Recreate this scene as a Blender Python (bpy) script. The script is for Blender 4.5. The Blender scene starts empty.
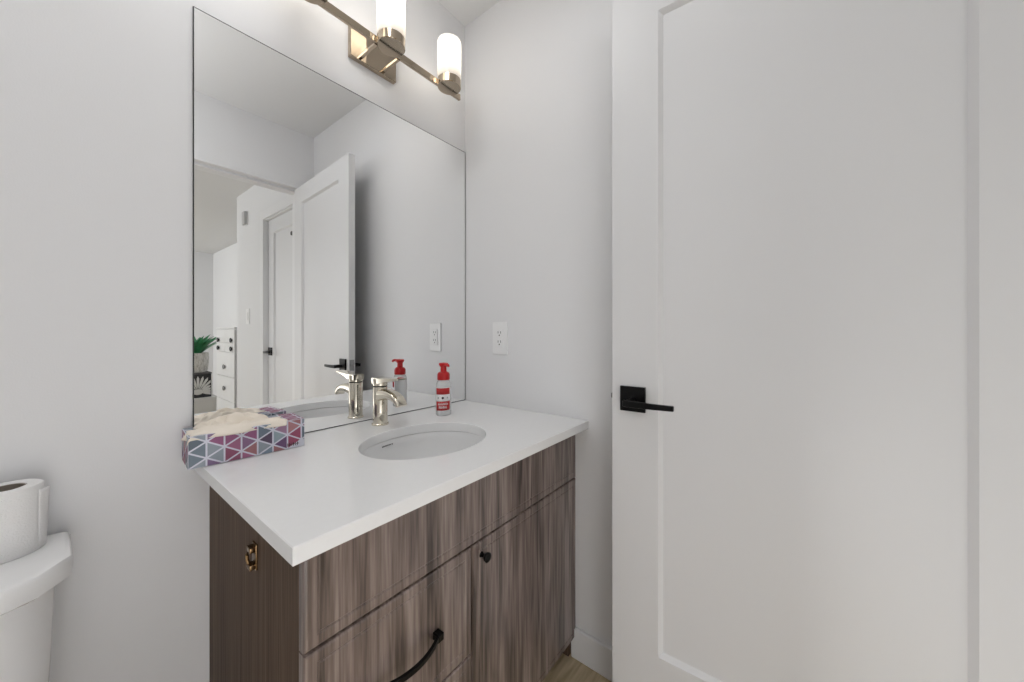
import bpy, bmesh, math, random
from mathutils import Vector, Matrix
PI = math.pi
C = bpy.context.scene
COL = C.collection
random.seed(7)

# ---------------------------------------------------------------- camera, world, exposure
FPX = 362.0
cam_d = bpy.data.cameras.new('camera'); cam = bpy.data.objects.new('camera', cam_d); COL.objects.link(cam)
cam.location = (0, 0, 1.10)
cam.rotation_euler = (PI/2, 0, math.radians(38.2-90))
cam_d.sensor_fit = 'HORIZONTAL'; cam_d.sensor_width = 36.0
cam_d.lens = FPX*36.0/1024.0
cam_d.shift_y = -10.0/1024.0
cam_d.clip_start = 0.01; cam_d.clip_end = 60
C.camera = cam
C.view_settings.view_transform = 'Standard'
C.view_settings.look = 'None'
C.view_settings.gamma = 1.0
C.view_settings.use_curve_mapping = False
C.view_settings.exposure = 0.0
w = bpy.data.worlds.new('world'); C.world = w; w.use_nodes = True
w.node_tree.nodes['Background'].inputs[0].default_value = (0.75, 0.86, 1.0, 1)
w.node_tree.nodes['Background'].inputs[1].default_value = 1.0

def area(name, loc, rot, sx, sy, power, color=(1, 1, 1)):
    d = bpy.data.lights.new(name, 'AREA'); d.shape = 'RECTANGLE'; d.size = sx; d.size_y = sy
    d.energy = power; d.color = color
    o = bpy.data.objects.new(name, d); COL.objects.link(o); o.location = loc; o.rotation_euler = rot
    return o
# daylight from the living room window, then unseen fill lamps added to brighten the hall,
# the bathroom and its ceiling, and the doorway wall behind the camera
area('window_daylight', (-2.35, -4.2, 1.45), (0, -PI/2, math.radians(-10)), 1.5, 1.8, 36, (0.97, 0.985, 1.0))
area('hall_fill_up', (-0.1, -1.5, 1.9), (PI, 0, 0), 0.5, 0.5, 2.4, (1.0, 1.0, 1.0))  # added upward fill for the hall ceiling, no fixture there
area('bathroom_fill_up', (-0.25, 0.2, 1.75), (PI, 0, 0), 0.6, 0.6, 6.4, (1.0, 1.0, 1.0))  # added fill aimed up to brighten the bathroom ceiling
area('bathroom_fill_left', (-0.75, 0.62, 2.38), (0, 0, 0), 0.9, 0.7, 1.8, (1.0, 1.0, 1.0))  # unseen fill from above on the toilet side, added for brightness
area('bathroom_fill_vanity', (0.35, 0.72, 2.38), (0, 0, 0), 0.3, 0.3, 2.3, (1.0, 1.0, 1.0))  # added fill above the vanity, brightens the counter and doorway wall
area('back_wall_fill_low', (0.0, 0.0, 0.5), (-PI/2, 0, 0), 0.4, 0.5, 9.6, (1.0, 1.0, 1.0))  # added low fill aimed at the doorway wall behind the camera

# ---------------------------------------------------------------- materials
def newmat(name):
    m = bpy.data.materials.new(name); m.use_nodes = True
    return m, m.node_tree, m.node_tree.nodes['Principled BSDF']
def lin(c):
    return tuple(((v/255)/12.92 if v/255 <= 0.04045 else ((v/255+0.055)/1.055)**2.4) for v in c) + (1,)
def plain(name, rgb, rough=0.5, metal=0.0, bump=0.0, bscale=200.0, var=0.0, **kw):
    """procedural: a faint noise varies the colour and, where asked, the surface height"""
    m, nt, b = newmat(name)
    col = lin(rgb)
    n = nt.nodes.new('ShaderNodeTexNoise'); n.inputs['Scale'].default_value = bscale
    tc = nt.nodes.new('ShaderNodeTexCoord'); nt.links.new(tc.outputs['Object'], n.inputs['Vector'])
    mix = nt.nodes.new('ShaderNodeMix'); mix.data_type = 'RGBA'
    mix.inputs[6].default_value = col
    mix.inputs[7].default_value = tuple(max(0, v*(1-var)) for v in col[:3]) + (1,)
    nt.links.new(n.outputs['Fac'], mix.inputs[0]); nt.links.new(mix.outputs[2], b.inputs['Base Color'])
    b.inputs['Roughness'].default_value = rough; b.inputs['Metallic'].default_value = metal
    if bump:
        bp = nt.nodes.new('ShaderNodeBump'); bp.inputs['Strength'].default_value = bump; bp.inputs['Distance'].default_value = 0.001
        nt.links.new(n.outputs['Fac'], bp.inputs['Height']); nt.links.new(bp.outputs[0], b.inputs['Normal'])
    for k, v in kw.items():
        b.inputs[k.replace('_', ' ')].default_value = v
    return m
def wood(name, dark, mid, light, rough, axis_scale, spec=0.5, coat=0.0, coat_rough=0.2):
    m, nt, b = newmat(name)
    tc = nt.nodes.new('ShaderNodeTexCoord')
    mp = nt.nodes.new('ShaderNodeMapping'); mp.inputs['Scale'].default_value = axis_scale
    nt.links.new(tc.outputs['Object'], mp.inputs['Vector'])
    n1 = nt.nodes.new('ShaderNodeTexNoise'); n1.inputs['Scale'].default_value = 1.0; n1.inputs['Detail'].default_value = 6; n1.inputs['Distortion'].default_value = 1.6
    n2 = nt.nodes.new('ShaderNodeTexNoise'); n2.inputs['Scale'].default_value = 5.0; n2.inputs['Detail'].default_value = 4
    nt.links.new(mp.outputs[0], n1.inputs['Vector']); nt.links.new(mp.outputs[0], n2.inputs['Vector'])
    mx = nt.nodes.new('ShaderNodeMath'); mx.operation = 'MULTIPLY_ADD'; mx.inputs[1].default_value = 0.38
    nt.links.new(n2.outputs['Fac'], mx.inputs[0])
    ml = nt.nodes.new('ShaderNodeMath'); ml.operation = 'MULTIPLY'; ml.inputs[1].default_value = 0.62
    nt.links.new(n1.outputs['Fac'], ml.inputs[0]); nt.links.new(ml.outputs[0], mx.inputs[2])
    cr = nt.nodes.new('ShaderNodeValToRGB')
    cr.color_ramp.elements[0].position = 0.36; cr.color_ramp.elements[0].color = lin(dark)
    cr.color_ramp.elements[1].position = 0.66; cr.color_ramp.elements[1].color = lin(light)
    e = cr.color_ramp.elements.new(0.50); e.color = lin(mid)
    nt.links.new(mx.outputs[0], cr.inputs[0]); nt.links.new(cr.outputs[0], b.inputs['Base Color'])
    b.inputs['Roughness'].default_value = rough
    b.inputs['Specular IOR Level'].default_value = spec
    b.inputs['Coat Weight'].default_value = coat; b.inputs['Coat Roughness'].default_value = coat_rough
    bp = nt.nodes.new('ShaderNodeBump'); bp.inputs['Strength'].default_value = 0.12; bp.inputs['Distance'].default_value = 0.001
    nt.links.new(n2.outputs['Fac'], bp.inputs['Height']); nt.links.new(bp.outputs[0], b.inputs['Normal'])
    return m
M = {}
M['wall'] = plain('wall_paint', (230, 230, 231), 0.75, bump=0.15, bscale=350)
M['ceiling'] = plain('ceiling_paint', (226, 226, 226), 0.9, bump=0.2, bscale=250)
M['trim'] = plain('trim_paint', (230, 230, 231), 0.35, bscale=30)
M['door'] = plain('door_paint', (220, 220, 221), 0.38, bscale=30)
M['floor'] = wood('floor_planks', (168, 150, 120), (192, 174, 142), (208, 190, 160), 0.45, (2.5, 22, 22))
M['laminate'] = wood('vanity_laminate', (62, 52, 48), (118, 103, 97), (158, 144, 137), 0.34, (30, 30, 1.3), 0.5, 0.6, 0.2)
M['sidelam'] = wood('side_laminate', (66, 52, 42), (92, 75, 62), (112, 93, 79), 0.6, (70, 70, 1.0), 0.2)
M['quartz'] = plain('white_quartz', (246, 246, 246), 0.16, bscale=90, var=0.03)
M['ceramic'] = plain('white_ceramic', (240, 240, 240), 0.09, bscale=20, Coat_Weight=0.4)
M['nickel'] = plain('polished_nickel', (182, 168, 150), 0.07, 1.0, bscale=20)
M['nickel2'] = plain('polished_chrome', (218, 211, 196), 0.05, 1.0, bscale=20)
M['bronze'] = plain('bronze', (128, 104, 76), 0.25, 1.0, bscale=40)
M['black'] = plain('black_metal', (14, 14, 15), 0.32, 0.6, bscale=60)
M['darkgap'] = plain('dark_opening', (18, 17, 17), 0.8, bscale=60)
M['steel'] = plain('satin_steel', (150, 150, 150), 0.35, 1.0, bscale=60)
M['plastic'] = plain('white_plastic', (240, 240, 240), 0.3, bscale=60)
M['greyplastic'] = plain('grey_plastic', (192, 192, 192), 0.4, bscale=60)
M['slot'] = plain('socket_slot', (40, 40, 42), 0.5, bscale=60)
M['roll'] = plain('toilet_paper', (238, 237, 236), 0.95, bump=0.9, bscale=420, var=0.04)
M['core'] = plain('cardboard', (150, 140, 128), 0.9, bscale=100, var=0.1)
M['tissue'] = plain('cream_tissue', (246, 236, 222), 0.9, bump=0.5, bscale=300, var=0.03)
M['red'] = plain('red_plastic', (190, 26, 30), 0.28, bscale=60)
M['redlabel'] = plain('red_label', (186, 34, 38), 0.4, bscale=60)
M['whitelabel'] = plain('white_label', (236, 236, 238), 0.4, bscale=60)
M['inkdot'] = plain('dark_ink', (40, 20, 40), 0.4, bscale=60)
M['greymark'] = plain('grey_print', (120, 120, 120), 0.4, bscale=60)
M['chest'] = plain('white_lacquer', (232, 232, 232), 0.4, bscale=20)
M['chestside'] = plain('dark_grey_lacquer', (92, 92, 94), 0.5, bscale=20)
M['leaf'] = plain('green_leaf', (70, 170, 112), 0.4, bscale=12, var=0.75)
M['basket'] = wood('woven_basket', (170, 166, 160), (222, 220, 216), (240, 238, 236), 0.8, (60, 60, 14))
M['fabricdark'] = plain('charcoal_fabric', (62, 62, 66), 0.9, bscale=200, var=0.2)
M['fabricwhite'] = plain('white_print', (232, 232, 230), 0.9, bscale=200)
M['carton'] = plain('carton_white', (218, 218, 230), 0.45, bscale=60)
def mirror_mat():
    m, nt, b = newmat('mirror_silver')
    b.inputs['Base Color'].default_value = (0.95, 0.955, 0.955, 1); b.inputs['Metallic'].default_value = 1
    b.inputs['Roughness'].default_value = 0.0
    return m
M['mirror'] = mirror_mat()
M['mirrorshade'] = plain('mirror_edge_shade', (34, 36, 36), 0.4, bscale=50)  # dark tone paints the gap shadow round the mirror, also covers its edges
def shade_mat():
    m, nt, b = newmat('opal_glass')
    out = nt.nodes['Material Output']
    tr = nt.nodes.new('ShaderNodeBsdfTranslucent'); tr.inputs[0].default_value = (0.98, 0.96, 0.93, 1)
    df = nt.nodes.new('ShaderNodeBsdfDiffuse'); df.inputs[0].default_value = (0.92, 0.91, 0.89, 1)
    mx = nt.nodes.new('ShaderNodeMixShader'); mx.inputs[0].default_value = 0.7
    nt.links.new(df.outputs[0], mx.inputs[1]); nt.links.new(tr.outputs[0], mx.inputs[2])
    gl = nt.nodes.new('ShaderNodeBsdfGlossy'); gl.inputs['Roughness'].default_value = 0.1
    m2 = nt.nodes.new('ShaderNodeMixShader'); m2.inputs[0].default_value = 0.04
    nt.links.new(mx.outputs[0], m2.inputs[1]); nt.links.new(gl.outputs[0], m2.inputs[2])
    nt.links.new(m2.outputs[0], out.inputs[0])
    return m
M['shade'] = shade_mat()
def emis(name, col, s):
    m, nt, b = newmat(name)
    b.inputs['Base Color'].default_value = (0.9, 0.9, 0.88, 1)
    b.inputs['Emission Color'].default_value = col + (1,); b.inputs['Emission Strength'].default_value = s
    return m
M['bulb'] = emis('lit_bulb', (1.0, 0.95, 0.88), 9)
M['window'] = emis('bright_window', (0.93, 0.97, 1.0), 3.0)
def bottle_mat():
    m, nt, b = newmat('clear_bottle_plastic')
    b.inputs['Base Color'].default_value = (0.93, 0.94, 0.94, 1); b.inputs['Roughness'].default_value = 0.12
    b.inputs['Transmission Weight'].default_value = 0.55; b.inputs['IOR'].default_value = 1.2
    return m
M['bottle'] = bottle_mat()

# ---------------------------------------------------------------- mesh helpers
def NB(): return bmesh.new()
def add_box(bm, x0, x1, y0, y1, z0, z1, bevel=0.0, seg=2, mi=0, mtx=None):
    vs = [bm.verts.new((x, y, z)) for z in (z0, z1) for y in (y0, y1) for x in (x0, x1)]
    q = [(0, 2, 3, 1), (4, 5, 7, 6), (0, 1, 5, 4), (2, 6, 7, 3), (0, 4, 6, 2), (1, 3, 7, 5)]
    fs = [bm.faces.new([vs[i] for i in f]) for f in q]
    for f in fs: f.material_index = mi
    if mtx is not None:
        for v in vs: v.co = mtx @ v.co
    if bevel:
        es = list({e for f in fs for e in f.edges})
        r = bmesh.ops.bevel(bm, geom=es, offset=bevel, segments=seg, affect='EDGES', profile=0.6)
        for f in r['faces']: f.material_index = mi
def loft(bm, rings, close=False, cap0=True, cap1=True, mi=0):
    vr = [[bm.verts.new(p) for p in r] for r in rings]
    n = len(vr[0])
    for a, b in zip(vr, vr[1:]):
        for i in range(n):
            j = (i+1) % n
            f = bm.faces.new((a[i], a[j], b[j], b[i])); f.material_index = mi
    if cap0: bm.faces.new(list(reversed(vr[0]))).material_index = mi
    if cap1: bm.faces.new(vr[-1]).material_index = mi
    return vr
def ring(cx, cy, z, rx, ry=None, n=32, power=2.0):
    ry = rx if ry is None else ry
    out = []
    for i in range(n):
        a = 2*PI*i/n; c, s = math.cos(a), math.sin(a)
        p = 2.0/power
        out.append((cx+rx*math.copysign(abs(c)**p, c), cy+ry*math.copysign(abs(s)**p, s), z))
    return out
def add_lathe(bm, cx, cy, prof, n=32, sy=1.0, cap0=True, cap1=True, mi=0):
    return loft(bm, [ring(cx, cy, z, max(r, 1e-4), max(r, 1e-4)*sy, n) for r, z in prof], cap0=cap0, cap1=cap1, mi=mi)
def add_tube(bm, pts, r, n=10, mi=0, flat=None, caps=True):
    pts = [Vector(p) for p in pts]; rings = []
    for i, p in enumerate(pts):
        t = (pts[min(i+1, len(pts)-1)] - pts[max(i-1, 0)]).normalized()
        up = Vector((0, 0, 1)) if abs(t.z) < 0.95 else Vector((1, 0, 0))
        a = t.cross(up).normalized(); b = a.cross(t).normalized()
        rr = r[i] if isinstance(r, (list, tuple)) else r
        ra, rb = (rr, rr) if flat is None else (rr, rr*flat)
        rings.append([p + a*ra*math.cos(2*PI*k/n) + b*rb*math.sin(2*PI*k/n) for k in range(n)])
    loft(bm, rings, mi=mi, cap0=caps, cap1=caps)
def prism(bm, poly, axis_from, axis_to, fn, mi=0):
    """poly of 2D points, fn(u, v, w) -> xyz"""
    a = [bm.verts.new(fn(u, v, axis_from)) for u, v in poly]; b = [bm.verts.new(fn(u, v, axis_to)) for u, v in poly]
    n = len(poly)
    for i in range(n):
        bm.faces.new((a[i], a[(i+1) % n], b[(i+1) % n], b[i])).material_index = mi
    bm.faces.new(list(reversed(a))).material_index = mi; bm.faces.new(b).material_index = mi
def obj(name, bm, mats, parent=None, smooth=False, world=True, bevel=0.0, seg=2, subd=0):
    """links ONE mesh object; with a parent, world coordinates are moved into the parent's frame"""
    bmesh.ops.recalc_face_normals(bm, faces=bm.faces)
    if parent is not None and world:
        o = Vector(parent.location)
        pp = parent.parent
        while pp is not None: o += Vector(pp.location); pp = pp.parent
        for v in bm.verts: v.co -= o
    me = bpy.data.meshes.new(name); bm.to_mesh(me); bm.free()
    for mt in (mats if isinstance(mats, (list, tuple)) else [mats]): me.materials.append(mt)
    if smooth:
        for p in me.polygons: p.use_smooth = True
    ob = bpy.data.objects.new(name, me); COL.objects.link(ob)
    if parent is not None: ob.parent = parent
    if bevel:
        md = ob.modifiers.new('bevel', 'BEVEL'); md.width = bevel; md.segments = seg; md.limit_method = 'ANGLE'; md.angle_limit = math.radians(35)
        for p in me.polygons: p.use_smooth = True
        me.set_sharp_from_angle(angle=math.radians(80)) if False else None
    if subd:
        md = ob.modifiers.new('subdivision', 'SUBSURF'); md.levels = subd; md.render_levels = subd
    if smooth and not subd:
        try: me.set_sharp_from_angle(angle=math.radians(38))
        except Exception: pass
    elif bevel:
        for p in me.polygons: p.use_smooth = False
    return ob
def thing(name, label, cat, loc, rz=0, group=None, kind=None):
    o = bpy.data.objects.new(name, None); COL.objects.link(o); o.location = loc; o.rotation_euler = (0, 0, rz)
    o.empty_display_size = 0.1
    return tag(o, label, cat, group, kind)
def tag(o, label, cat=None, group=None, kind=None):
    o['label'] = label
    if cat: o['category'] = cat
    if group: o['group'] = group
    if kind: o['kind'] = kind
    return o
def struct(name, boxes, mat, label, cat, bevel=0):
    bm = NB()
    for b in boxes: add_box(bm, *b)
    o = obj(name, bm, mat, bevel=bevel)
    return tag(o, label, cat, kind='structure')

# ---------------------------------------------------------------- the room shell
XR, YM, H = 1.097, 1.12, 2.407          # right wall, mirror wall, ceiling height
YC0, YC1 = -0.345, -0.46                # doorway wall, bathroom face and hall face
XL = -1.45
XD, YD = 1.12, -2.08                    # hall wall with the entry door, and where it ends
XF, YF = 1.69, -5.55                    # living room right wall and far wall
XW = -2.5
struct('wall_front', [(XL-0.1, 1.3, YM, YM+0.1, 0, H)], M['wall'], 'light grey bathroom wall behind the mirror', 'wall')
struct('wall_right', [(XR, 1.3, YC1, YM, 0, H)], M['wall'], 'light grey wall with the outlet beside the vanity', 'wall')
struct('wall_left', [(XL-0.1, XL, YC1, YM, 0, H)], M['wall'], 'light grey bathroom wall beyond the toilet', 'wall')
struct('wall_back', [(XL, 0.235, YC1, YC0, 0, H), (1.035, XR, YC1, YC0, 0, H), (0.235, 1.035, YC1, YC0, 2.05, H)],
       M['wall'], 'light grey wall around the bathroom doorway, seen in the mirror', 'wall')
struct('wall_hall_right', [(XD, XD+0.115, YD, -1.335, 0, H), (XD, XD+0.115, -0.545, YC1, 0, H), (XD, XD+0.115, -1.335, -0.545, 2.05, H)],
       M['wall'], 'grey hall wall around the entry door, seen in the mirror', 'wall')
struct('wall_hall_left', [(XL-0.1, XL, YD, YC1, 0, H)], M['wall'], 'light grey wall closing the hall on the left', 'wall')
struct('wall_living_right', [(XF, XF+0.1, YF, YD+0.0, 0, H), (XD+0.115, XF+0.1, YD, YD+0.1, 0, H)], M['wall'],
       'bright wall behind the white chest of drawers', 'wall')
struct('wall_living_far', [(XW-0.1, XF+0.1, YF-0.1, YF, 0, H)], M['wall'], 'pale far wall of the room beyond the hall', 'wall')
struct('wall_living_left', [(XW-0.1, XW, YF, -5.1, 0, H), (XW-0.1, XW, -2.7, YD, 0, H), (XW-0.1, XW, -5.1, -2.7, 0, 0.6), (XW-0.1, XW, -5.1, -2.7, 2.25, H),
       (XW, XL-0.1, YD, YD+0.1, 0, H)], M['wall'], 'wall with the daylight window beyond the hall', 'wall')
wn = thing('window_1', 'daylight window in the room beyond the hall', 'window', (XW-0.05, -3.9, 0.6), kind='structure')
bm = NB()
for y in (-5.1, -3.93, -2.76): add_box(bm, XW-0.08, XW-0.03, y, y+0.06, 0.6, 2.25)
for z in (0.6, 2.19): add_box(bm, XW-0.079, XW-0.031, -5.1, -2.7, z, z+0.06)
obj('window_frame', bm, M['trim'], wn)
bm = NB(); add_box(bm, XW-0.06, XW-0.055, -5.1, -2.7, 0.6, 2.25)
obj('window_pane', bm, M['window'], wn)
struct('ceiling', [(XW-0.1, XF+0.1, YF-0.1, YM+0.1, H, H+0.1)], M['ceiling'], 'flat white ceiling', 'ceiling')
struct('floor', [(XW-0.1, XF+0.1, YF-0.1, YM+0.1, -0.1, 0)], M['floor'], 'brown wood-look floor', 'floor')
# baseboards
def base_profile(x0, x1, y0, y1): return (x0, x1, y0, y1, 0, 0.10)
struct('baseboard_right', [base_profile(XR-0.013, XR, YC0+0.013, 0.6)], M['trim'], 'white baseboard along the wall right of the vanity', 'baseboard', bevel=0.003)
struct('baseboard_front', [base_profile(XL, 0.236, YM-0.013, YM)], M['trim'], 'white baseboard under the mirror wall behind the toilet', 'baseboard', bevel=0.003)
struct('baseboard_back', [base_profile(XL, 0.235, YC0, YC0+0.013)], M['trim'], 'white baseboard beside the bathroom doorway', 'baseboard', bevel=0.003)
struct('baseboard_hall', [base_profile(XD-0.013, XD, YD, -1.40)], M['trim'], 'white baseboard along the hall wall by the entry door', 'baseboard', bevel=0.003)
# doorway jamb of the bathroom with its stop
def jamb(name, boxes, label): return struct(name, boxes, M['trim'], label, 'door frame', bevel=0.0015)
jamb('trim_1', [(0.235, 0.25, YC1-0.004, YC0+0.004, 0, 2.05), (1.02, 1.035, YC1-0.004, YC0+0.004, 0, 2.05), (0.235, 1.035, YC1-0.004, YC0+0.004, 2.035, 2.05),
     (0.25, 0.262, YC1, -0.385, 0, 2.035), (1.008, 1.02, YC1, -0.385, 0, 2.035), (0.262, 1.008, YC1, -0.385, 2.021, 2.035)],
     'white jamb and stop around the open bathroom doorway')
# entry door casing and jamb
jamb('trim_2', [(XD-0.016, XD, -1.395, -1.325, 0, 2.115), (XD-0.016, XD, -0.555, -0.485, 0, 2.115), (XD-0.016, XD, -1.325, -0.555, 2.045, 2.115),
     (XD, XD+0.10, -1.335, -1.322, 0, 2.05), (XD, XD+0.10, -0.558, -0.545, 0, 2.05), (XD, XD+0.10, -1.322, -0.558, 2.037, 2.05)],
     'white casing and jamb around the entry door, in the mirror')

# ---------------------------------------------------------------- doors
def door_mesh(wd, h, t, sl, sr, top, bot, b=0.0095, d=0.012):
    """shaker leaf: x 0..wd, front y=0, back y=-t, z 0..h, one recessed bevelled panel on each face"""
    bm = NB(); rings = []
    for side in (0, 1):
        y0 = 0.0 if side == 0 else -t; s = -1 if side == 0 else 1
        def rect(x0, x1, z0, z1, y): return [bm.verts.new(p) for p in ((x0, y, z0), (x1, y, z0), (x1, y, z1), (x0, y, z1))]
        A = rect(0, wd, 0, h, y0)
        B = rect(sl, wd-sr, bot, h-top, y0)
        E = rect(sl+b, wd-sr-b, bot+b, h-top-b, y0+s*d)
        for P, Q in ((A, B), (B, E)):
            for i in range(4):
                j = (i+1) % 4; bm.faces.new((P[i], P[j], Q[j], Q[i]))
        bm.faces.new(E); rings.append(A)
    P, Q = rings
    for i in range(4):
        j = (i+1) % 4; bm.faces.new((P[i], P[j], Q[j], Q[i]))
    return bm
def lever_set(parent, x, z, toward, t, both=True, label=None):
    """square rose, spindle and flat lever on both faces; toward = +1/-1 along local x"""
    first = None
    for s, y0 in ((1, 0.0), (-1, -t)) if both else ((1, 0.0),):
        bm = NB()
        add_box(bm, x-0.033, x+0.033, min(y0, y0+s*0.009), max(y0, y0+s*0.009), z-0.033, z+0.033, 0.0015)
        h = obj('door_handle', bm, M['black'], parent, world=False)
        bm = NB()
        add_tube(bm, [(x, y0+s*0.009, z-0.005), (x, y0+s*0.05, z-0.005)], 0.0095, 16)
        obj('spindle', bm, M['black'], h, world=False, smooth=True)
        bm = NB()
        pr = []
        L = 0.122
        for k in range(9):
            u = k/8; xx = x - toward*0.011 + toward*L*u
            yo = y0 + s*(0.050 + 0.004*math.sin(u*PI)); hh = 0.0085 - 0.002*u; th = 0.0045
            pr.append([(xx, yo-th, z-0.005-hh), (xx, yo+th, z-0.005-hh), (xx, yo+th, z-0.005+hh), (xx, yo-th, z-0.005+hh)])
        loft(bm, pr)
        obj('lever', bm, M['black'], h, world=False, bevel=0.002)
hx, hy, fx_, fy = 0.985, -0.362, 0.954, 0.399
ang = math.atan2(fy-hy, fx_-hx); DW = math.hypot(fx_-hx, fy-hy)
d1 = thing('door_1', 'open white shaker bathroom door with a black lever, right of the vanity', 'door', (hx, hy, 0.008), ang, kind='structure')
obj('door_leaf', door_mesh(DW, 2.019, 0.034, 0.117, 0.120, 0.106, 0.257), M['door'], d1, world=False)
lever_set(d1, DW-0.057, 0.912, -1, 0.034)
bm = NB(); add_box(bm, DW-0.0002, DW+0.0012, -0.029, -0.005, 0.884, 0.941); add_box(bm, DW, DW+0.009, -0.023, -0.011, 0.906, 0.92, 0.003)
obj('latch', bm, M['steel'], d1, world=False)
for z in (0.25, 1.05, 1.82):
    bm = NB(); add_tube(bm, [(-0.006, -0.017, z-0.045), (-0.006, -0.017, z+0.045)], 0.0055, 12)
    obj('hinge', bm, M['black'], d1, world=False, smooth=True)
d2 = thing('door_2', 'closed white shaker entry door with black lever, reflected in the mirror', 'door', (1.142, -1.32, 0.008), PI/2, kind='structure')
obj('door_leaf', door_mesh(0.76, 2.027, 0.04, 0.12, 0.12, 0.11, 0.257), M['door'], d2, world=False)
lever_set(d2, 0.06, 0.92, 1, 0.04, both=False)
bm = NB(); add_tube(bm, [(0.492, -0.013, 1.845), (0.492, 0.004, 1.845)], 0.016, 16)
obj('peephole', bm, M['black'], d2, world=False, smooth=True)

# ---------------------------------------------------------------- vanity cabinet
VX, VF = 0.236, 0.587           # left side, front face of doors/drawers
CT = 0.804                      # counter top
vc = thing('vanity_cabinet', 'brown wood-grain vanity cabinet with drawers and a door under the white countertop', 'cabinet', (0.665, 0.85, 0))
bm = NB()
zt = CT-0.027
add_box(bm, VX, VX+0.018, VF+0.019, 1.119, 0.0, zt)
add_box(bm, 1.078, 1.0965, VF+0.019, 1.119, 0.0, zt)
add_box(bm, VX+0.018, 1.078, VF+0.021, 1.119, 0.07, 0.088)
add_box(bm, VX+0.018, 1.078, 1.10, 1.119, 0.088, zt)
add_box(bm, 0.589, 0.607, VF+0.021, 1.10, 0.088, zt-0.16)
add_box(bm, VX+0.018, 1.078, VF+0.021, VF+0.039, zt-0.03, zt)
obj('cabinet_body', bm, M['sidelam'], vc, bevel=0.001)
bm = NB(); add_box(bm, VX+0.02, 1.076, VF+0.07, VF+0.085, 0.0, 0.07)
obj('toe_kick', bm, M['laminate'], vc)
def front(name, x0, x1, z0, z1, groove_bottom=True):
    """slab with softly rounded edges and an embossed line just inside the edge"""
    bm = NB(); e = 0.005
    F = VF; g = 0.022
    def rect(i, y): return [bm.verts.new(p) for p in ((x0+i, y, z0+i), (x1-i, y, z0+i), (x1-i, y, z1-i), (x0+i, y, z1-i))]
    seq = [rect(0, F+0.018), rect(0, F+0.005), rect(0.0015, F+0.0015), rect(0.005, F), rect(g-0.003, F), rect(g-0.001, F+0.0015), rect(g+0.001, F+0.0015), rect(g+0.003, F)]
    for P, Q in zip(seq, seq[1:]):
        for i in range(4):
            j = (i+1) % 4; bm.faces.new((P[i], P[j], Q[j], Q[i]))
    bm.faces.new(seq[-1]); bm.faces.new(list(reversed(seq[0])))
    return obj(name, bm, M['laminate'], vc)
ZA, ZB, ZD = CT-0.199, CT-0.446, 0.068
zt2 = zt-0.001
front('false_front', VX, XR-0.001, ZA+0.0015, zt2)
dr1 = front('drawer', VX, 0.5965, ZB+0.0015, ZA-0.0015)
dr2 = front('drawer', VX, 0.5965, ZD, ZB-0.0015)
dd = front('cabinet_door', 0.5995, XR-0.001, ZD, ZA-0.0015)
dr2['label'] = 'bottom drawer front, mostly below the frame'
def pull(parent, cx, z):
    bm = NB(); L = 0.074; pts = []
    for k in range(17):
        u = -1+2*k/16
        pts.append((cx+L*u, VF-0.010-0.022*(1-u*u), z))
    rings = []
    for p in pts:
        rings.append([(p[0], p[1]-0.0035, p[2]-0.0055), (p[0], p[1]+0.0035, p[2]-0.0055), (p[0], p[1]+0.0035, p[2]+0.0055), (p[0], p[1]-0.0035, p[2]+0.0055)])
    loft(bm, rings)
    for s in (-1, 1): add_box(bm, cx+s*L-0.008, cx+s*L+0.008, VF-0.018, VF+0.001, z-0.008, z+0.008, 0.002)
    obj('handle', bm, M['black'], parent, bevel=0.0015)
pull(dr1, 0.4165, CT-0.330); pull(dr2, 0.4165, CT-0.60)
bm = NB()
prof = [(0.007, 0.0), (0.0065, 0.002), (0.0045, 0.005), (0.0045, 0.011), (0.009, 0.014), (0.0115, 0.018), (0.0112, 0.0215), (0.008, 0.024), (0.001, 0.0245)]
loft(bm, [[(0.629+r*math.cos(a), VF-h, CT-0.233+r*math.sin(a)) for a in [2*PI*i/24 for i in range(24)]] for r, h in prof])
obj('knob', bm, M['black'], dd, smooth=True)
# small bronze bracket screwed to the cabinet side
bm = NB(); yb, zb = 0.797, CT-0.124
add_box(bm, VX-0.003, VX+0.0005, yb-0.011, yb+0.011, zb-0.024, zb+0.024, 0.001)
add_box(bm, VX-0.012, VX-0.002, yb-0.009, yb+0.010, zb+0.010, zb+0.020, 0.002)
add_box(bm, VX-0.012, VX-0.002, yb-0.009, yb+0.010, zb-0.022, zb-0.012, 0.002)
add_tube(bm, [(VX-0.009, yb+0.004, zb-0.016), (VX-0.012, yb+0.006, zb-0.004), (VX-0.012, yb+0.006, zb+0.004), (VX-0.009, yb+0.004, zb+0.014)], 0.003, 8)
o = obj('side_bracket', bm, M['bronze'], vc, smooth=True); o['label'] = 'small bronze bracket on the cabinet side'

# ---------------------------------------------------------------- countertop with its oval cut-out
SX, SY, SA, SB = 0.641, 0.805, 0.180, 0.149
CX0, CX1, CY0, CY1 = 0.203, XR-0.0005, 0.541, YM-0.0005
N = 96
def rect_pt(a):
    dx, dy = math.cos(a), math.sin(a)
    t = min((CX1-SX)/dx if dx > 1e-9 else 1e9, (CX0-SX)/dx if dx < -1e-9 else 1e9, (CY1-SY)/dy if dy > 1e-9 else 1e9, (CY0-SY)/dy if dy < -1e-9 else 1e9)
    return SX+dx*t, SY+dy*t
angs = sorted([2*PI*i/N for i in range(N)] + [math.atan2(y-SY, x-SX) % (2*PI) for x in (CX0, CX1) for y in (CY0, CY1)])
bm = NB()
def insetp(p, i): return (min(max(p[0], CX0+i), CX1-i), min(max(p[1], CY0+i), CY1-i))
e = 0.0015
outer = [rect_pt(a) for a in angs]
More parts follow.
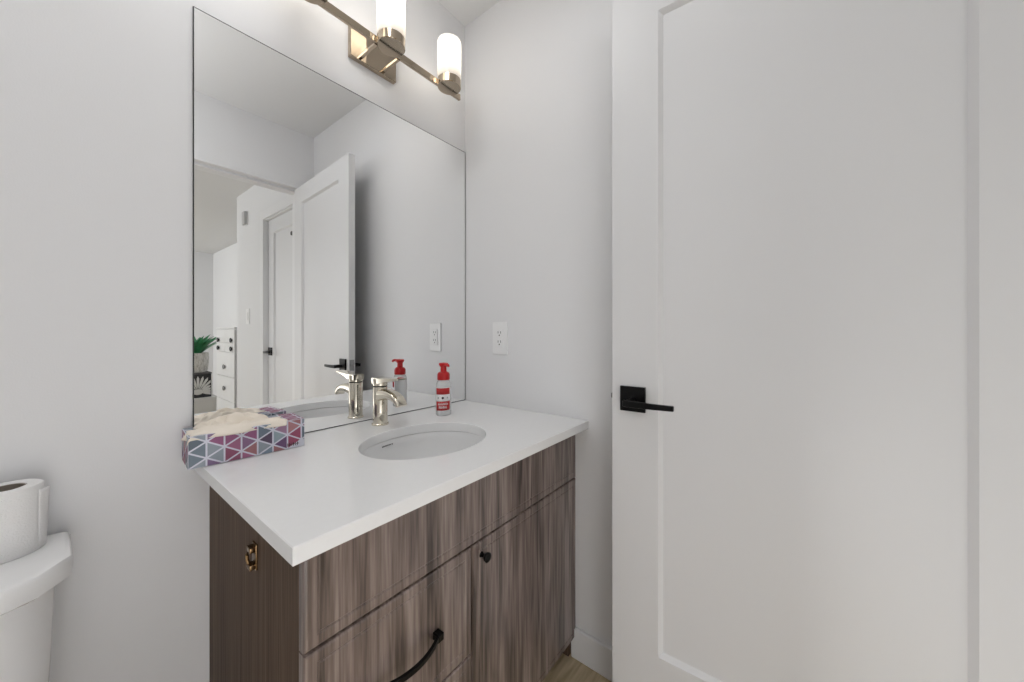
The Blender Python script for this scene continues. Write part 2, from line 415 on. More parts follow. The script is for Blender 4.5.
def ell(a, k):                          # same polar angle on the ellipse grown by k
    A, B = SA+k, SB+k
    r = 1/math.sqrt((math.cos(a)/A)**2+(math.sin(a)/B)**2)
    return (SX+r*math.cos(a), SY+r*math.sin(a))
rings = [[(*ell(a, 0), CT-0.026) for a in angs], [(*ell(a, 0), CT-0.002) for a in angs], [(*ell(a, 0.0006), CT-0.0006) for a in angs], [(*ell(a, 0.002), CT) for a in angs],
         [(*insetp(p, e), CT) for p in outer], [(*p, CT-e) for p in outer], [(*p, CT-0.027+e) for p in outer], [(*insetp(p, e), CT-0.027) for p in outer],
         [(*ell(a, 0), CT-0.027) for a in angs]]
vr = [[bm.verts.new(p) for p in r] for r in rings]
n = len(angs)
for a, b in zip(vr, vr[1:]+[vr[0]]):
    for i in range(n):
        j = (i+1) % n; bm.faces.new((a[i], a[j], b[j], b[i]))
ctop = obj('countertop', bm, M['quartz'])
tag(ctop, 'white quartz countertop with an oval sink cut-out on the brown vanity', 'countertop')

# sink
sk = thing('sink', 'white oval undermount sink set in the countertop', 'sink', (SX, SY, CT-0.15))
bm = NB()
def er(k, z, f=1.0): return [(SX+(SA+k)*f*math.cos(2*PI*i/64), SY+(SB+k)*f*math.sin(2*PI*i/64), z) for i in range(64)]
z0 = CT-0.0285
inner = [er(0.022, z0), er(0.003, z0), er(0.001, z0-0.003), er(-0.001, z0-0.02), er(-0.006, z0-0.05), er(-0.018, z0-0.08), er(-0.04, z0-0.105), er(-0.07, z0-0.122), er(-0.11, z0-0.130), er(0.0, z0-0.133, 0.12)]
outerr = [er(0.0, z0-0.145, 0.12), er(-0.10, z0-0.142), er(-0.06, z0-0.134), er(-0.03, z0-0.117), er(-0.006, z0-0.09), er(0.008, z0-0.055), er(0.012, z0-0.012), er(0.022, z0-0.012), er(0.022, z0)]
vr = loft(bm, inner+outerr[:-1], cap0=False, cap1=False)
a, b = vr[-1], vr[0]
for i in range(64):
    j = (i+1) % 64; bm.faces.new((a[i], a[j], b[j], b[i]))
obj('basin', bm, M['ceramic'], sk, smooth=True)
bm = NB(); add_lathe(bm, SX, SY, [(0.024, z0-0.131), (0.024, z0-0.129), (0.019, z0-0.128), (0.016, z0-0.131)], 32)
obj('drain', bm, M['steel'], sk, smooth=True)
bm = NB()                                # overflow hole in the front wall of the bowl
yy = SY-(SB-0.004)
th = math.atan2(-1, -0.22)
ox, oy = SX-0.035, SY-(SB-0.005)*math.sqrt(1-(0.035/SA)**2)
loft(bm, [[(ox+0.011*math.cos(t), oy+dy, z0-0.026+0.006*math.sin(t)) for t in [2*PI*i/20 for i in range(20)]] for dy in (-0.004, 0.0035)])
obj('overflow_hole', bm, M['darkgap'], sk)
bm = NB()                                # faint maker's print on the back wall of the bowl
for k, wd in enumerate((0.004, 0.003, 0.004, 0.003, 0.0035, 0.002, 0.003)):
    xx = SX-0.048+k*0.0058
    yb_ = SY+(SB-0.0022)*math.sqrt(max(0, 1-((xx-SX)/(SA-0.002))**2))
    add_box(bm, xx, xx+wd, yb_-0.0016, yb_+0.001, z0-0.013-0.0015, z0-0.013+0.0015)
obj('maker_print', bm, M['greymark'], sk)

# ---------------------------------------------------------------- mirror
MX0, MX1, MZ0, MZ1 = 0.205, XR-0.003, CT+0.001, 1.864
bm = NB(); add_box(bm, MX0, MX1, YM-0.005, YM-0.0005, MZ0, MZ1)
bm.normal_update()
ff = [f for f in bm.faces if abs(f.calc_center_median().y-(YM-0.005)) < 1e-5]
bmesh.ops.inset_individual(bm, faces=ff, thickness=0.0028)  # front border that carries the painted gap shadow
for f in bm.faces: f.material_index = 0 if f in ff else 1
mr = obj('wall_mirror', bm, [M['mirror'], M['mirrorshade']])
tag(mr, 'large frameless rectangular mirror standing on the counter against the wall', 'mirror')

# ---------------------------------------------------------------- faucet
FX, FY = 0.645, 1.040
fc = thing('faucet', 'polished nickel single-lever faucet standing behind the sink', 'faucet', (FX, FY, CT))
bm = NB(); add_lathe(bm, FX, FY, [(0.026, CT+0.0003), (0.026, CT+0.004), (0.0245, CT+0.0055), (0.023, CT+0.006)], 32)
obj('base_ring', bm, M['nickel2'], fc, smooth=True)
bm = NB(); add_lathe(bm, FX, FY, [(0.0225, CT+0.005), (0.0225, CT+0.118), (0.0215, CT+0.120)], 40)
obj('faucet_body', bm, M['nickel2'], fc, smooth=True)
bm = NB(); rr = []
path = [(FY-0.005, 0.094, 0.0205, 0.020), (FY-0.03, 0.099, 0.020, 0.016), (FY-0.055, 0.100, 0.0195, 0.013), (FY-0.078, 0.097, 0.019, 0.011), (FY-0.096, 0.090, 0.0185, 0.010), (FY-0.108, 0.080, 0.018, 0.009), (FY-0.113, 0.072, 0.018, 0.007)]
for i, (y, z, wd, th_) in enumerate(path):
    p0 = path[max(i-1, 0)]; p1 = path[min(i+1, len(path)-1)]
    t = Vector((0, p1[0]-p0[0], p1[1]-p0[1])).normalized(); nn = Vector((0, -t.z, t.y))
    if nn.z < 0: nn = -nn
    ringp = []
    for k in range(20):
        a = 2*PI*k/20; c, s = math.cos(a), math.sin(a)
        u = wd*math.copysign(abs(c)**0.5, c); v = th_*math.copysign(abs(s)**0.5, s)
        ringp.append((FX+u, y+nn.y*v, CT+z+nn.z*v))
    rr.append(ringp)
loft(bm, rr)
obj('spout', bm, M['nickel2'], fc, smooth=True)
bm = NB(); add_lathe(bm, FX, FY, [(0.0205, CT+0.119), (0.0205, CT+0.124)], 32)
obj('seam_ring', bm, M['darkgap'], fc, smooth=True)
bm = NB()
add_lathe(bm, FX, FY, [(0.0225, CT+0.1235), (0.0225, CT+0.143), (0.021, CT+0.146)], 40)
lv = []
for (y, z, wd, th_) in [(FY+0.020, 0.139, 0.019, 0.010), (FY-0.02, 0.140, 0.0205, 0.009), (FY-0.05, 0.145, 0.019, 0.006), (FY-0.09, 0.150, 0.0165, 0.0035), (FY-0.115, 0.152, 0.0145, 0.0025)]:
    lv.append([(FX-wd, y, CT+z-th_), (FX+wd, y, CT+z-th_), (FX+wd, y, CT+z+th_), (FX-wd, y, CT+z+th_)])
loft(bm, lv)
obj('lever', bm, M['nickel2'], fc, smooth=True, bevel=0.0012)

# ---------------------------------------------------------------- soap bottle
BX, BY = 0.859, 0.985
sb = thing('soap_bottle', 'clear foaming soap bottle with red pump and red label beside the mirror corner', 'soap bottle', (BX, BY, CT))
bm = NB()
bp_ = [(0.0265, 0.0005), (0.0285, 0.003), (0.029, 0.02), (0.0288, 0.095), (0.0275, 0.110), (0.023, 0.120), (0.0165, 0.124), (0.0165, 0.130)]
add_lathe(bm, BX, BY, [(r, CT+z) for r, z in bp_], 40, sy=0.82)
obj('bottle_body', bm, M['bottle'], sb, smooth=True)
def band(name, z0, z1, mat, a0=0, a1=2*PI, off=0.0006, z_list=None):
    bm = NB(); n_ = 40; rows = []
    for z in (z0, z1):
        rows.append([bm.verts.new((BX+(0.0290+off)*math.cos(a0+(a1-a0)*i/n_), BY+(0.0290*0.82+off)*math.sin(a0+(a1-a0)*i/n_), CT+z)) for i in range(n_+1)])
    for i in range(n_): bm.faces.new((rows[0][i], rows[0][i+1], rows[1][i+1], rows[1][i]))
    o_ = obj(name, bm, mat, sb, smooth=True)
    md = o_.modifiers.new('thickness', 'SOLIDIFY'); md.thickness = 0.0003; md.offset = 1
    return o_
fa = math.atan2(-BY, -BX)                # the label faces the room
band('label_band', 0.018, 0.098, M['whitelabel'], fa-1.15, fa+1.15, 0.0002)['label'] = 'white label sleeve'
band('red_panel', 0.019, 0.051, M['redlabel'], fa-1.0, fa+1.0, 0.0006)['label'] = 'lower red label panel with two lines of lettering'
band('red_panel', 0.075, 0.097, M['redlabel'], fa-1.0, fa+1.0, 0.0006)['label'] = 'upper red label panel'
bm = NB()
def on_bottle(a, z, off): return Vector((BX+(0.0290+off)*math.cos(a), BY+(0.0290*0.82+off)*math.sin(a), CT+z))
for row, (zz, hh, a_s) in enumerate(((0.042, 0.0035, 0.62), (0.031, 0.0045, 0.50))):
    k = -a_s
    while k < a_s:
        wd = random.uniform(0.06, 0.13)
        for (da, dz0, dz1) in ((0.0, -hh, hh), (wd*0.6, -hh, random.choice([0, hh]))):
            p = [on_bottle(fa+k+da, zz+dz0, 0.0012), on_bottle(fa+k+da+0.035, zz+dz0, 0.0012), on_bottle(fa+k+da+0.035, zz+dz1, 0.0012), on_bottle(fa+k+da, zz+dz1, 0.0012)]
            bm.faces.new([bm.verts.new(q) for q in p])
        p = [on_bottle(fa+k, zz-0.001, 0.0012), on_bottle(fa+k+wd*0.9, zz-0.001, 0.0012), on_bottle(fa+k+wd*0.9, zz+0.001, 0.0012), on_bottle(fa+k, zz+0.001, 0.0012)]
        bm.faces.new([bm.verts.new(q) for q in p])
        k += wd+0.05
obj('label_lettering', bm, M['whitelabel'], sb)
bm = NB()
pc = on_bottle(fa, 0.063, 0.0009); tx = (on_bottle(fa+0.01, 0.063, 0.0009)-pc).normalized(); tz = Vector((0, 0, 1)); nn = tx.cross(tz)
bm.faces.new([bm.verts.new(pc+tx*0.0042*math.cos(t)+tz*0.0042*math.sin(t)) for t in [2*PI*i/16 for i in range(16)]])
for s in (-1, 1):
    for dz in (-0.002, 0.001):
        q0 = on_bottle(fa+s*0.50, 0.063+dz, 0.0009); q1 = on_bottle(fa+s*0.72, 0.063+dz, 0.0009)
        bm.faces.new([bm.verts.new(q) for q in (q0, q1, q1+tz*0.0012, q0+tz*0.0012)])
obj('label_emblem', bm, M['inkdot'], sb)
bm = NB()
add_lathe(bm, BX, BY, [(0.0215, CT+0.124), (0.022, CT+0.126), (0.022, CT+0.142), (0.019, CT+0.149), (0.011, CT+0.153), (0.0105, CT+0.168)], 36)
obj('pump_collar', bm, M['red'], sb, smooth=True)
bm = NB()
add_lathe(bm, BX, BY, [(0.0085, CT+0.160), (0.0105, CT+0.168), (0.014, CT+0.172), (0.0165, CT+0.177), (0.0165, CT+0.181), (0.014, CT+0.183)], 32)
nd = Vector((-0.25, -0.97, 0)).normalized()
add_tube(bm, [Vector((BX, BY, CT+0.178)), Vector((BX, BY, CT+0.1785))+nd*0.028, Vector((BX, BY, CT+0.177))+nd*0.036, Vector((BX, BY, CT+0.172))+nd*0.038], [0.0065, 0.005, 0.0045, 0.004], 12)
obj('pump_head', bm, M['red'], sb, smooth=True)

# ---------------------------------------------------------------- tissue box
TB = math.radians(-4.0)
TL, TW, TH = 0.225, 0.098, 0.070
tb = thing('tissue_box', 'tissue carton with pink, purple and blue triangle pattern overhanging the counter corner', 'tissue box', (0.178, 1.013, CT+0.001), TB)
PAL = {'a': (140, 152, 166), 'b': (88, 106, 124), 'c': (118, 88, 132), 'd': (148, 66, 118), 'e': (140, 56, 92), 'f': (158, 78, 120), 'g': (160, 92, 98), 'h': (132, 88, 132),
       'i': (108, 130, 150), 'j': (58, 38, 68), 'k': (86, 48, 98), 'l': (142, 164, 178), 'm': (150, 46, 84), 'n': (180, 110, 116), 'o': (62, 78, 96), 'p': (168, 120, 160)}
PAL = {k: tuple(int(c*0.78+46) for c in v) for k, v in PAL.items()}
keys = sorted(PAL); trimats = [M['carton']] + [plain('print_'+k, PAL[k], 0.45, bscale=70, var=0.18) for k in keys]
def clip(poly, x0, x1, y0, y1):
    for ax, lim, sgn in ((0, x0, 1), (0, x1, -1), (1, y0, 1), (1, y1, -1)):
        out = []
        for i in range(len(poly)):
            p, q = poly[i-1], poly[i]
            dp, dq = (p[ax]-lim)*sgn, (q[ax]-lim)*sgn
            if dp >= 0: 
                out.append(p)
                if dq < 0: t = dp/(dp-dq); out.append((p[0]+(q[0]-p[0])*t, p[1]+(q[1]-p[1])*t))
            elif dq >= 0:
                t = dp/(dp-dq); out.append((p[0]+(q[0]-p[0])*t, p[1]+(q[1]-p[1])*t))
        poly = out
        if len(poly) < 3: return []
    return poly
def shrink(poly, d):
    a = sum(poly[i-1][0]*poly[i][1]-poly[i][0]*poly[i-1][1] for i in range(len(poly)))/2
    if a < 0: poly = poly[::-1]
    n_ = len(poly); out = []
    for i in range(n_):
        p0, p1, p2 = Vector(poly[i-1]), Vector(poly[i]), Vector(poly[(i+1) % n_])
        e1, e2 = (p1-p0).normalized(), (p2-p1).normalized()
        n1, n2 = Vector((-e1.y, e1.x)), Vector((-e2.y, e2.x)); k = (n1+n2)
        den = 1+n1.dot(n2)
        out.append(p1+k*(d/max(den, 0.25)))
    return [(v.x, v.y) for v in out]
CW = 0.0312; SD = 0.036
COLS = ['abbo', 'caad', 'eefd', 'fghd', 'iajb', 'gklp', 'mmng', 'lbfa']
def pattern(bm, W, Hh, fn, shift=0, seedc=0, skip=None):
    ncol = int(W/CW)+2
    for c in range(ncol):
        x0, x1 = c*CW+shift, (c+1)*CW+shift
        off = 0 if c % 2 == 0 else SD/2
        pl = COLS[(c+seedc) % len(COLS)]; q = 0
        for r in range(-2, int(Hh/SD)+2):
            ya = r*SD+off
            for tri in ([(x0, ya), (x0, ya+SD), (x1, ya+SD/2)], [(x1, ya+SD/2), (x0, ya+SD), (x1, ya+1.5*SD)]):
                ts = clip(shrink(tri, 0.0017), 0.0008, W-0.0008, 0.0008, Hh-0.0008)
                if len(ts) < 3: continue
                if skip and skip(sum(p[0] for p in ts)/len(ts), sum(p[1] for p in ts)/len(ts)): continue
                k = pl[q % len(pl)]; q += 1
                f = bm.faces.new([bm.verts.new(fn(u, v)) for u, v in ts]); f.material_index = 1+keys.index(k)
bm = NB()
add_box(bm, 0, TL, 0, TW, 0, TH, 0.0012, 2)
ep = 0.0003
pattern(bm, TL, TH, lambda u, v: (u, -ep, v), shift=-0.001, skip=lambda u, v: u > 0.19 and v < 0.012)
pattern(bm, TW, TH, lambda u, v: (-ep, TW-u, v), seedc=5)
pattern(bm, TW, TH, lambda u, v: (TL+ep, u, v), seedc=3)
pattern(bm, TL, TH, lambda u, v: (u, TW+ep, v), seedc=2)
pattern(bm, TL, TW, lambda u, v: (u, v, TH+ep), seedc=4)
cartn = obj('carton', bm, trimats, tb, world=False)
bm = NB()
k = 0.186
for gw in (0.003, 0.004, 0.002, 0.004, 0.003, 0.004):       # small dark printed word at the lower right corner
    add_box(bm, k, k+gw*0.4, -0.0008, 0, 0.006, 0.014); add_box(bm, k, k+gw, -0.0008, 0, random.choice([0.006, 0.009, 0.0125]), random.choice([0.0075, 0.0105, 0.014])) if False else add_box(bm, k, k+gw, -0.0008, 0, 0.009, 0.0105)
    k += gw+0.0012
obj('printed_word', bm, M['slot'], cartn, world=False)
bm = NB()                                # oval opening with its clear film, then crumpled tissue
loft(bm, [[(0.115+0.075*math.cos(t), TW/2+0.03*math.sin(t), z) for t in [2*PI*i/40 for i in range(40)]] for z in (TH+0.0005, TH+0.0012)])
obj('dispensing_slot', bm, M['greyplastic'], tb, world=False)
def crumple(x0, x1, y0, y1, nx, ny, hfun, edge):
    bm = NB(); g = []
    for i in range(nx+1):
        row = []
        for j in range(ny+1):
            u, v = i/nx, j/ny
            x = x0+(x1-x0)*u+0.004*math.sin(9*v+5*u); y = y0+(y1-y0)*v+0.004*math.sin(11*u+3*v)
            row.append(bm.verts.new((x, y, hfun(u, v, x, y))))
        g.append(row)
    for i in range(nx):
        for j in range(ny): bm.faces.new((g[i][j], g[i+1][j], g[i+1][j+1], g[i][j+1]))
    return bm
from mathutils import noise
def hf(seed, hmax, base):
    def f(u, v, x, y):
        w_ = (math.sin(PI*min(max(u, 0.0), 1.0))**0.55)*(math.sin(PI*min(max(v, 0), 1))**0.5)
        nz = noise.noise(Vector((u*4.2+seed, v*2.6, 0)))*0.75 + noise.noise(Vector((u*9+seed, v*6, 3)))*0.35
        ridge = 1-abs(noise.noise(Vector((u*5+seed, v*3.3, 7))))*2.2
        return base + w_*hmax*(0.42+0.45*ridge+0.5*nz) + 0.0012
    return f
bm = crumple(-0.004, 0.186, -0.004, 0.062, 46, 22, lambda u, v, x, y: max(hf(3.1, 0.013, TH)(u, v, x, y), TH+0.0012) - (0.010*(max(0, 1-v*7))**1.5 if y < 0 else 0) - (0.012*max(0, 1-u*12) if x < 0 else 0), 0)
o = obj('tissue', bm, M['tissue'], tb, world=False, smooth=True, subd=1)
md = o.modifiers.new('thickness', 'SOLIDIFY'); md.thickness = 0.0006
bm = crumple(0.02, 0.158, 0.048, 0.095, 34, 20, hf(8.7, 0.030, TH), 0)
o = obj('tissue', bm, M['tissue'], tb, world=False, smooth=True, subd=1)
md = o.modifiers.new('thickness', 'SOLIDIFY'); md.thickness = 0.0006

# ---------------------------------------------------------------- vanity light
LX, LY = 0.650, 0.987
vl = thing('vanity_light', 'polished nickel three-lamp bar light with lit opal glass cylinders above the mirror', 'wall light', (LX, YM, 2.03))
bm = NB(); add_box(bm, LX-0.070, LX+0.095, YM-0.018, YM-0.0005, 1.969, 2.085, 0.002)
obj('backplate', bm, M['nickel'], vl)
for dx in (-0.036, 0.044):
    bm = NB(); add_box(bm, LX+dx-0.0045, LX+dx+0.0045, 1.012, YM-0.017, 1.976, 1.985, 0.001)
    obj('arm', bm, M['nickel'], vl)
bm = NB(); add_box(bm, LX-0.312, LX+0.312, 1.006, 1.016, 1.979, 2.000, 0.001)
obj('crossbar', bm, M['nickel'], vl)
for k, dx in enumerate((-0.238, 0, 0.238)):
    x = LX+dx; z = 1.978
    bm = NB(); add_lathe(bm, x, LY, [(0.040, z), (0.0415, z+0.0015), (0.0415, z+0.027), (0.040, z+0.0285), (0.030, z+0.0285)], 48)
    cup = obj('lamp_cup', bm, M['nickel'], vl, smooth=True)
    bm = NB()
    R = 0.0425; z1 = z+0.028; top = z+0.167
    pr = [(R-0.004, z1), (R, z1), (R, top-0.006), (R-0.002, top-0.001), (R-0.004, top), (R-0.005, top-0.002), (R-0.005, top-0.01), (R-0.004, z1)]
    add_lathe(bm, x, LY, pr, 48, cap0=False, cap1=False)
    obj('glass_shade', bm, M['shade'], vl, smooth=True)
    bm = NB(); add_lathe(bm, x, LY, [(0.010, z1), (0.010, z1+0.035)], 20)
    obj('socket', bm, M['plastic'], cup, smooth=True)
    bm = NB(); add_lathe(bm, x, LY, [(0.008, z1+0.035), (0.012, z1+0.05), (0.022, z1+0.075), (0.024, z1+0.095), (0.020, z1+0.110), (0.010, z1+0.120), (0.001, z1+0.123)], 24)
    obj('bulb', bm, M['bulb'], cup, smooth=True)

# ---------------------------------------------------------------- outlet
ou = thing('wall_outlet', 'white double electrical outlet on the wall right of the mirror', 'outlet', (XR, 0.920, 1.072))
bm = NB(); add_box(bm, XR-0.006, XR, 0.882, 0.958, 1.008, 1.136, 0.002)
obj('cover_plate', bm, M['plastic'], ou)
bm = NB(); add_box(bm, XR-0.0085, XR-0.005, 0.902, 0.938, 1.036, 1.108, 0.001)
rc = obj('receptacle', bm, M['plastic'], ou)
bm = NB()
for zc in (1.090, 1.054):
    for dy in (-0.0065, 0.0065): add_box(bm, XR-0.0088, XR-0.008, 0.92+dy-0.0012, 0.92+dy+0.0012, zc, zc+0.009)
    add_tube(bm, [(XR-0.0088, 0.92, zc-0.007), (XR-0.008, 0.92, zc-0.007)], 0.0028, 10)
obj('slots', bm, M['slot'], rc)

# ---------------------------------------------------------------- toilet and roll
TX = -0.211
to = thing('toilet', 'white ceramic toilet whose tank stands left of the vanity', 'toilet', (TX, 0.75, 0))
def tankring(z, hw, yb, yf, bow, cut):
    """back straight, front bowed, front corners cut"""
    pts = [(TX+hw-0.004, yb), (TX+hw, yb-0.004), (TX+hw+0.001, yf+cut)]
    for i in range(13):
        u = 1-2*i/12
        pts.append((TX+(hw-cut*0.75)*u, yf-bow*(1-u*u)))
    pts += [(TX-hw-0.001, yf+cut), (TX-hw, yb-0.004), (TX-hw+0.004, yb)]
    return [(x, y, z) for x, y in pts]
bm = NB()
loft(bm, [tankring(0.38, 0.195, 1.10, 0.955, 0.025, 0.03), tankring(0.40, 0.200, 1.10, 0.95, 0.03, 0.03), tankring(0.55, 0.209, 1.10, 0.945, 0.035, 0.035), tankring(0.678, 0.213, 1.10, 0.940, 0.035, 0.04)])
tk = obj('tank', bm, M['ceramic'], to, smooth=True, bevel=0.004)
bm = NB(); zl = 0.717
loft(bm, [tankring(zl-0.040, 0.226, 1.105, 0.940, 0.045, 0.045), tankring(zl-0.036, 0.231, 1.106, 0.937, 0.045, 0.045), tankring(zl-0.010, 0.233, 1.107, 0.935, 0.045, 0.045), tankring(zl-0.003, 0.230, 1.106, 0.938, 0.045, 0.045), tankring(zl, 0.224, 1.102, 0.944, 0.045, 0.045)])
obj('tank_lid', bm, M['ceramic'], to, smooth=True)
bm = NB()
def bowl(z, ry, rx, cy): return ring(TX, cy, z, rx, ry, 40, 2.2)
loft(bm, [bowl(0.0, 0.23, 0.115, 0.80), bowl(0.03, 0.225, 0.11, 0.80), bowl(0.15, 0.205, 0.105, 0.79), bowl(0.25, 0.225, 0.13, 0.755), bowl(0.34, 0.255, 0.172, 0.72), bowl(0.385, 0.262, 0.182, 0.715), bowl(0.39, 0.255, 0.175, 0.715)])
add_box(bm, TX-0.13, TX+0.13, 0.86, 1.08, 0.20, 0.379, 0.02, 3)
obj('bowl', bm, M['ceramic'], to, smooth=True)
bm = NB()
loft(bm, [bowl(0.391, 0.25, 0.178, 0.715), bowl(0.405, 0.252, 0.18, 0.715), bowl(0.408, 0.246, 0.174, 0.715)])
obj('seat', bm, M['plastic'], to, smooth=True)
bm = NB()
loft(bm, [bowl(0.409, 0.248, 0.176, 0.716), bowl(0.422, 0.246, 0.174, 0.716), bowl(0.430, 0.22, 0.15, 0.718)])
obj('seat_lid', bm, M['plastic'], to, smooth=True)
bm = NB(); add_box(bm, TX-0.17, TX-0.10, 0.895, 0.905, 0.63, 0.642, 0.003); add_tube(bm, [(TX-0.165, 0.90, 0.636), (TX-0.165, 0.93, 0.636)], 0.008, 12)
obj('flush_lever', bm, M['nickel2'], to, smooth=True)

RX, RY, RR, RH = -0.049, 1.066, 0.040, 0.114
tr = thing('toilet_roll', 'white toilet paper roll standing upright on the toilet tank lid', 'toilet roll', (RX, RY, zl))
bm = NB(); z0 = zl+0.0005
nr = 64; rings = []
for (r, z) in ((0.021, z0), (RR-0.001, z0), (RR, z0+0.002), (RR+0.0006, z0+RH*0.5), (RR, z0+RH-0.002), (RR-0.0015, z0+RH), (0.022, z0+RH), (0.021, z0+RH-0.002)):
    rings.append([(RX+(r+0.0006*math.sin(5*a+z*40))*math.cos(a), RY+(r+0.0006*math.sin(5*a+z*40))*math.sin(a), z) for a in [2*PI*i/nr for i in range(nr)]])
vr = loft(bm, rings, cap0=False, cap1=False)
a, b = vr[-1], vr[0]
for i in range(nr):
    j = (i+1) % nr; bm.faces.new((a[i], a[j], b[j], b[i]))
obj('paper', bm, M['roll'], tr, smooth=True)
bm = NB(); add_lathe(bm, RX, RY, [(0.0195, z0), (0.0207, z0), (0.0207, z0+RH-0.001), (0.0195, z0+RH-0.001), (0.0195, z0+0.001)], 40, cap0=False, cap1=False)
obj('cardboard_core', bm, M['core'], tr, smooth=True)
bm = NB(); rows = []                      # loose end of the sheet leaning off the roll
for k in range(9):
    u = k/8; a = -0.55+0.5*u
    r = RR+0.0006
    px, py = (RX+r*math.cos(a), RY+r*math.sin(a))
    rows.append([bm.verts.new((px+0.0045*u*(0.4+0.9*t), py-0.002*u, z0+0.002+(RH-0.012)*t)) for t in [i/8 for i in range(9)]])
for p, q in zip(rows, rows[1:]):
    for i in range(8): bm.faces.new((p[i], q[i], q[i+1], p[i+1]))
o = obj('loose_sheet', bm, M['roll'], tr, smooth=True)
md = o.modifiers.new('thickness', 'SOLIDIFY'); md.thickness = 0.0005

# ---------------------------------------------------------------- seen through the doorway, in the mirror
ch = thing('door_chime', 'small grey chime box high on the hall wall, in the mirror', 'chime', (XD, -1.79, 2.14))
bm = NB(); add_box(bm, XD-0.008, XD, -1.84, -1.755, 2.08, 2.21, 0.002); obj('mounting_plate', bm, M['plastic'], ch)
bm = NB(); add_box(bm, XD-0.028, XD-0.008, -1.835, -1.76, 2.085, 2.205, 0.004); obj('cover', bm, M['greyplastic'], ch)
sw = thing('light_switch', 'white light switch plate on the hall wall beside the entry door', 'light switch', (XD, -1.745, 1.235))
bm = NB(); add_box(bm, XD-0.006, XD, -1.795, -1.70, 1.165, 1.305, 0.002); obj('switch_plate', bm, M['plastic'], sw)
bm = NB(); add_box(bm, XD-0.011, XD-0.005, -1.765, -1.73, 1.20, 1.27, 0.002); obj('rocker', bm, M['plastic'], sw)

cx0 = 1.215; cy0, cy1 = -3.225, -2.525
cd = thing('chest_of_drawers', 'tall white chest of drawers with dark knobs, reflected in the mirror', 'chest of drawers', (1.45, -2.87, 0))
bm = NB(); add_box(bm, cx0+0.018, 1.675, cy0, cy1, 0.0, 1.125); add_box(bm, cx0-0.005, 1.68, cy0-0.005, cy1+0.002, 1.125, 1.143)
obj('cabinet_body', bm, M['chest'], cd, bevel=0.002)
bm = NB(); add_box(bm, cx0+0.018, 1.68, cy1, cy1+0.012, 0.0, 1.143)
o = obj('side_panel', bm, M['chestside'], cd, bevel=0.001); o['label'] = 'dark side panel'
rowsz = [(1.115, 0.972, 2), (0.968, 0.865, 2), (0.861, 0.590, 1), (0.586, 0.320, 1), (0.316, 0.04, 1)]
for (zt_, zb_, nn_) in rowsz:
    for k in range(nn_):
        ya = cy0+0.006+k*(cy1-cy0-0.012)/nn_; yb2 = cy0+0.006+(k+1)*(cy1-cy0-0.012)/nn_
        bm = NB(); add_box(bm, cx0, cx0+0.018, ya+0.002, yb2-0.002, zb_, zt_, 0.002)
        d = obj('drawer', bm, M['chest'], cd)
        bm = NB(); yc = (ya+yb2)/2; zc = (zt_+zb_)/2
        zc -= {1.115: 0.045, 0.968: 0.012, 0.861: 0.03}.get(zt_, 0.0)
        if nn_ == 2: yc += (-0.06 if k == 0 else 0.09)
        loft(bm, [[(cx0-h, yc+r*math.cos(t), zc+r*math.sin(t)) for t in [2*PI*i/14 for i in range(14)]] for r, h in ((0.012, 0), (0.010, 0.006), (0.026, 0.009), (0.026, 0.018), (0.018, 0.022))])
        obj('knob', bm, M['steel'] if nn_ == 1 else M['slot'], d, smooth=True)

bx0, bx1, by0, by1 = 0.66, 1.32, -3.98, -3.62
be = thing('low_bench', 'low white bench under the patterned storage box', 'bench', (0.9, -3.8, 0))
bm = NB(); add_box(bm, bx0, bx1, by0, by1, 0.215, 0.262); obj('bench_top', bm, M['chest'], be, bevel=0.003)
for x in (bx0+0.005, bx1-0.045):
    bm = NB(); add_box(bm, x, x+0.04, by0+0.01, by1-0.01, 0, 0.215); obj('leg', bm, M['chest'], be, bevel=0.003)
bm = NB(); add_box(bm, bx0+0.045, bx1-0.045, by1-0.03, by1-0.012, 0.05, 0.2149); obj('front_panel', bm, M['chest'], be, bevel=0.001)
st = thing('storage_box', 'dark storage box printed with a white fan leaf, on the bench', 'storage box', (0.98, -3.80, 0.263))
sx0, sx1, sy1, sz0, sz1 = 0.84, 1.262, -3.66, 0.263, 0.575
bm = NB(); add_box(bm, sx0, sx1, -3.95, sy1, sz0, sz1-0.02, 0.004); obj('box_body', bm, M['fabricdark'], st)
bm = NB(); add_box(bm, sx0-0.004, sx1+0.004, -3.955, sy1+0.004, sz1-0.02, sz1, 0.003); obj('box_lid', bm, M['chestside'], st)
bm = NB(); lcx, lcz = 1.13, 0.30
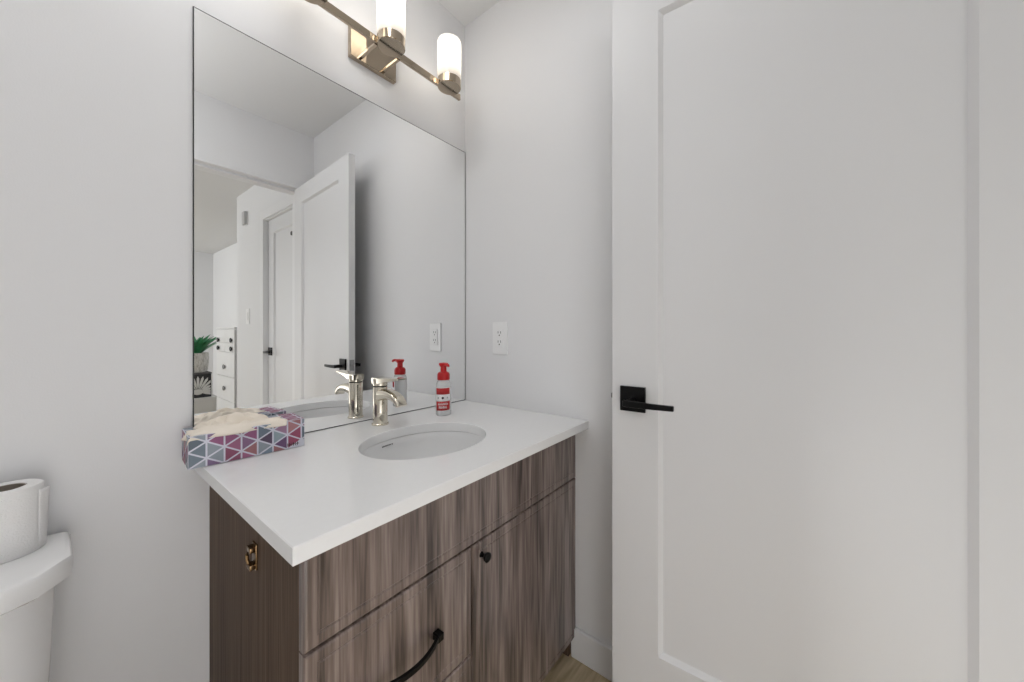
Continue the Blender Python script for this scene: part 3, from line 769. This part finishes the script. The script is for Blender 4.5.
for k in range(15):                       # fan-leaf print
    a = math.radians(-12+204*k/14); L = 0.205 if abs(a-PI/2) < 1.0 else 0.15
    L = min(L, 0.255-0.0)
    dx, dz = math.cos(a), math.sin(a); nx_, nz_ = -dz, dx
    pts = [(0.03, 0), (0.5*L, 0.012), (0.85*L, 0.013), (L, 0.002), (0.85*L, -0.013), (0.5*L, -0.012)]
    pp = [(lcx+dx*u+nx_*v, lcz+0.03+dz*u+nz_*v) for u, v in pts]
    pp = clip(pp, sx0+0.01, sx1-0.008, sz0+0.01, sz1-0.025)
    if len(pp) >= 3: prism(bm, pp, sy1, sy1+0.0012, lambda u, v, w: (u, w, v))
loft(bm, [[(lcx+0.05*math.cos(t), y, lcz+0.035+0.035*math.sin(t)) for t in [2*PI*i/20 for i in range(20)]] for y in (sy1, sy1+0.0013)])
obj('leaf_print', bm, M['fabricwhite'], st)
PX, PY, PZ = 1.125, -3.80, 0.576
pl = thing('potted_plant', 'green leafy plant in a pale woven basket on the storage box', 'potted plant', (PX, PY, PZ))
bm = NB(); add_lathe(bm, PX, PY, [(0.115, PZ), (0.13, PZ+0.03), (0.142, PZ+0.14), (0.138, PZ+0.245), (0.128, PZ+0.245), (0.125, PZ+0.20), (0.02, PZ+0.20)], 40)
obj('basket', bm, M['basket'], pl, smooth=True)
bm = NB()
for k in range(60):
    az = random.uniform(0, 2*PI); L = random.uniform(0.22, 0.36); lift = random.uniform(0.75, 1.45); wd = random.uniform(0.018, 0.034)
    p0 = Vector((PX+0.05*math.cos(az), PY+0.05*math.sin(az), PZ+0.225)); prev = None; segs = 7
    d = Vector((math.cos(az), math.sin(az), 0)); sd = Vector((-math.sin(az), math.cos(az), 0))
    for i in range(segs+1):
        u = i/segs; a = lift-1.3*u*u
        p = p0 + d*(L*u*math.cos(lift*(1-0.35*u))) + Vector((0, 0, L*u*math.sin(lift)-0.05*u*u*u))
        ww = wd*math.sin(PI*min(0.08+0.92*u, 0.985))
        cur = (bm.verts.new(p+sd*ww), bm.verts.new(p+Vector((0, 0, -0.004))), bm.verts.new(p-sd*ww))
        if prev:
            bm.faces.new((prev[0], prev[1], cur[1], cur[0])); bm.faces.new((prev[1], prev[2], cur[2], cur[1]))
        prev = cur
o = obj('foliage', bm, M['leaf'], pl, smooth=True)
